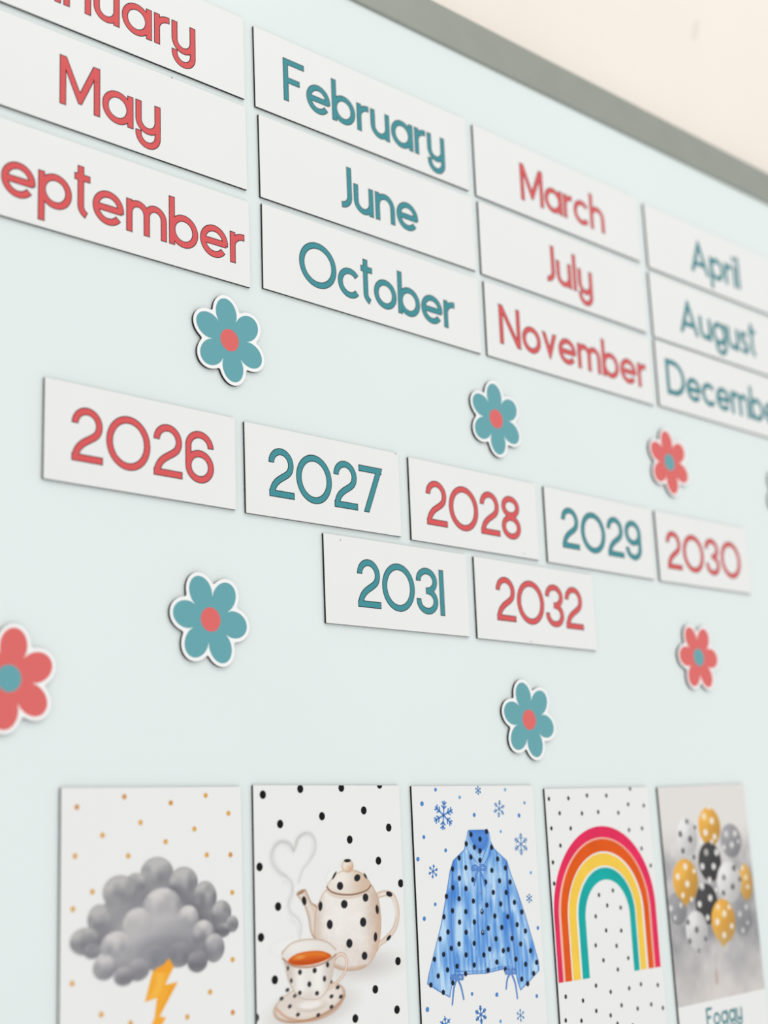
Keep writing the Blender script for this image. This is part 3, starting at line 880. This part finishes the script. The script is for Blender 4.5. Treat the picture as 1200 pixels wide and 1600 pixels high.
snowflake(755,447,72,88,0.42,'flake2',[(0.45,0.34),(0.72,0.24)])
snowflake(192,622,47,78,0.34,'flake',[(0.6,0.28)])
snowflake(808,795,32,85,0.28,'flake',[(0.6,0.3)])
snowflake(498,1540,60,92,0.42,'flake',[(0.5,0.32),(0.78,0.22)])
snowflake(752,1545,44,90,0.32,'flake2',[(0.6,0.28)])
snowflake(272,1605,58,95,0.42,'flake',[(0.5,0.32)])

# --- rainbow
l = Loc('rainbow'); o = WC['rainbow']
for a, b in [(72,157),(197,153),(316,135),(440,136),(592,92),(580,192),(680,200),(141,249),(284,250),(388,241),(517,246),(88,346),(212,346),(586,356),(669,346),(146,456),(666,475),(98,564),(725,584),(106,700),(482,744),(393,773),(446,840),(532,854),(372,910),(439,1000),(536,1001),(372,1096),(506,1099),(422,1191),(581,1177),(514,1251),(374,1354),(468,1394),(587,1371),(662,1345),(770,1350),(180,1425),(291,1450),(376,1516),(538,1480),(641,1501),(728,1474),(803,1497),(468,1545),(180,1577),(281,1579),(512,1598),(610,1610)]:
    x, y = l(a, b)
    dot(o, x, y, 1.12, 'black', ry=1.35, n=14)
def arch_pts(xl, xr, top, foot, n=40):
    """left foot, over the crown, right foot"""
    cx, rx = (xl + xr) / 2, (xr - xl) / 2
    ry = rx * 1.02
    return [(xl, foot)] + [(cx + rx * math.cos(math.pi * (1 - i / n)), top - ry + ry * math.sin(math.pi * (1 - i / n))) for i in range(n + 1)] + [(xr, foot)]
fl = l(135, 1330)[1]; fr = l(790, 1240)[1]; foot = (fl + fr) / 2
def ex(a, b): return l(a, b)[0]
BANDS = [('pink', (135,1330), (790,1240), (430,330), (165,1328), (755,1242), (430,402)),
         ('orange', (180,1325), (745,1245), (432,412), (222,1320), (712,1248), (435,492)),
         ('yellow', (230,1315), (700,1248), (437,503), (278,1313), (662,1253), (440,583)),
         ('green', (290,1305), (655,1255), (443,595), (335,1302), (620,1257), (448,673))]
edge_v, edge_f = [], []
def band(mat, xl, xr, t, xl2, xr2, t2, name, z):
    A_, B_ = arch_pts(xl, xr, t, foot), arch_pts(xl2, xr2, t2, foot)
    v, f = [], []
    for k in range(len(A_) - 1):
        q = clip_card([A_[k], A_[k + 1], B_[k + 1], B_[k]], 104.6)
        if len(q) > 2:
            b0 = len(v); v += [(x, y, z) for x, y in q]; f.append(list(range(b0, b0 + len(q))))
    mesh_obj(name, v, f, mat, o)
bs = []
for mat, ol, orr, ot, il, ir, it in BANDS:
    bs.append([mat, ex(*ol), ex(*orr), l(*ot)[1], ex(*il), ex(*ir), l(*it)[1]])
for k, (mat, a1, b1, t1, a2, b2, t2) in enumerate(bs):
    band(mat, a1, b1, t1, a2, b2, t2, 'rainbow_band', 0.05)
    if k < 1:
        n_ = bs[k + 1]
        band('bandedge', a2 - .3, b2 + .3, t2 + .3, n_[1] + .3, n_[2] - .3, n_[3] - .3, 'band_edge', 0.03)

# --- foggy balloons
l = Loc('balloon'); o = WC['balloon']
p = Paint(l, -51.4, 51.4, -139.9, -0.05, 0.42)
p.cur = 0
yy = -p.Y
n1 = vnoise(p.X, p.Y, 26, 31); n2 = vnoise(p.X, p.Y, 11, 32); n3 = vnoise(p.X, p.Y, 5, 33)
fog = np.clip(0.9 * n1 + 0.55 * n2 + 0.25 * n3 - 0.35, 0, 1)
band_ = sstep(24, 60, yy) * (1 - 0.72 * sstep(100, 138, yy))
top = np.array((231,227,223)); grey = np.array((142,141,145)); low = np.array((226,219,214))
bgc = top + (low - top) * sstep(70, 125, yy)[..., None]
bgc = bgc + (grey - bgc) * np.clip(band_ * (0.12 + 1.1 * fog), 0, 0.95)[..., None]
p.blend(np.ones(p.X.shape), bgc)
GOLD, WHT, BLK, GRY = (232,172,72), (226,224,223), (66,64,66), (146,145,149)
def balloon(a, b, ra, rb, c, dots, dc, al=1.0, soft=1.2, knot=True):
    d, r, u, v = p.ell_d(a, b, ra, rb)
    c = np.array(c, float)
    t = np.clip(0.5 + 0.42 * u - 0.36 * v, 0, 1)[..., None]
    cc = c * (1.07 - 0.24 * t)
    if knot: p.poly([(a - ra*0.62, b + rb*0.66), (a, b + rb*1.22), (a + ra*0.62, b + rb*0.66)], c * 0.9, soft=soft, alpha=al, smooth=False)
    p.blend(np.clip(0.5 - (d - 1) * r / soft, 0, 1) * al, np.clip(cc, 0, 255))
    for da, db, s_ in dots:
        p.ell(da, db, 13 * s_, 22 * s_, dc, soft=1.2, alpha=0.92 * al)
    p.ell(a - ra*0.3, b - rb*0.4, ra*0.3, rb*0.3, tuple(np.clip(c * 1.15 + 12, 0, 255)), soft=5, alpha=0.35 * al)
W_, K_ = (247,244,240), (84,84,88)
lst = [
 (240, 860, 62, 105, GRY, [(198,858,.9),(262,838,.8),(225,920,.7)], W_, 0.75),
 (655, 920, 62, 110, GRY, [(640,895,.9),(680,850,.8),(660,1000,.8),(690,950,.6)], W_, 0.7),
 (583, 425, 66, 108, GRY, [(552,382,1),(608,378,.9),(588,452,.9),(538,468,.8),(630,430,.6)], W_, 0.85),
 (678, 690, 42, 115, GOLD, [(678,660,.8),(655,600,.7),(690,720,.7)], W_, 0.85),
 (302, 400, 64, 120, WHT, [(300,302,.7),(258,382,.9),(322,416,1),(275,490,.8),(345,530,.7),(352,340,.6)], K_, 1),
 (445, 335, 70, 122, GOLD, [(410,270,1),(460,298,1),(420,372,1),(478,400,.9),(440,215,.6)], W_, 1),
 (448, 560, 72, 125, BLK, [(424,500,1),(490,500,1),(400,590,1),(472,590,1),(446,676,.9),(392,430,.7),(460,432,.7)], W_, 1),
 (428, 830, 72, 130, BLK, [(398,720,1),(450,792,1),(382,832,1),(434,918,.9),(486,740,.6)], W_, 1),
 (292, 680, 80, 138, GOLD, [(290,592,1),(242,655,1),(303,702,1),(346,620,.7),(275,775,.8),(330,800,.7)], W_, 1),
 (572, 690, 78, 132, WHT, [(602,600,.9),(538,660,.9),(594,720,.9),(535,760,.8),(640,672,.7)], K_, 1),
 (365, 1000, 70, 125, WHT, [(308,948,.8),(363,996,1),(320,1070,.9),(420,1055,.8),(378,1130,.7)], K_, 0.9),
 (535, 940, 76, 142, GOLD, [(540,892,1),(496,945,1),(540,1030,.9),(588,972,.8),(500,850,.8),(570,850,.7)], W_, 1)]
for i, (a, b, ra, rb, c, ds, dc, al) in enumerate(lst):
    p.cur = i + 1
    balloon(a, b, ra, rb, c, ds, dc, al, knot=(c == GOLD and ra > 60))
p.cur = 0
p.line([(487,1150),(490,1250),(492,1320)], 0.4, 0.4, (186,150,136), soft=1.5, alpha=0.5)
p.line([(488,1262),(492,1330)], 1.0, 1.3, (178,132,112), soft=3, alpha=0.6)
p.ell(330, 1180, 130, 90, (206,203,202), soft=22, alpha=0.55)
p.ell(600, 1150, 110, 80, (202,200,200), soft=22, alpha=0.5)
p.build(o, ['fog_print'] + ['balloon_print'] * len(lst))
fx, fy = l(420, 1500)
write(o, 'Foggy', fx, fy - CAP * 0.44, 'teal', fx + 41.8, sc=0.44, gap=0.6)

# ------------------------------------------------------------------ small marks
CARDS = {q['label'].split('reading ')[1].split(' ')[0]: q for q in list(col.objects) if 'reading' in str(q.get('label', ''))}
for k, px, py, r_ in [('May',145,124.7,.35),('May',152,129,.3),('May',268.7,121.5,.4),('2031',532,844,.3),('2028',819,865,.35),('2032',830,1002.5,.45),('2027',618.3,709.3,.4)]:
    x, y = at(px, py); x0, y0, th = POS[k]
    c, n = math.cos(th), math.sin(th)
    dx, dy = c*(x-x0)+n*(y-y0), -n*(x-x0)+c*(y-y0)
    mesh_obj('speck', [(dx + r_*f_*math.cos(i*1.0472), dy + 1.5*r_*f_*math.sin(i*1.0472), 0.12) for i, f_ in enumerate((1,.7,1,.8,1,.6))], [list(range(6))], 'speck', CARDS[k])
x, y = at(1087, 47, WZ)
v = [(x + 4.5*math.cos(t) + 5.0*math.sin(t), y + 12*math.sin(t), WZ + 0.15) for t in [i*math.pi/8 for i in range(16)]]
mesh_obj('scuff_mark', v, [list(range(16))], 'scuff', w)
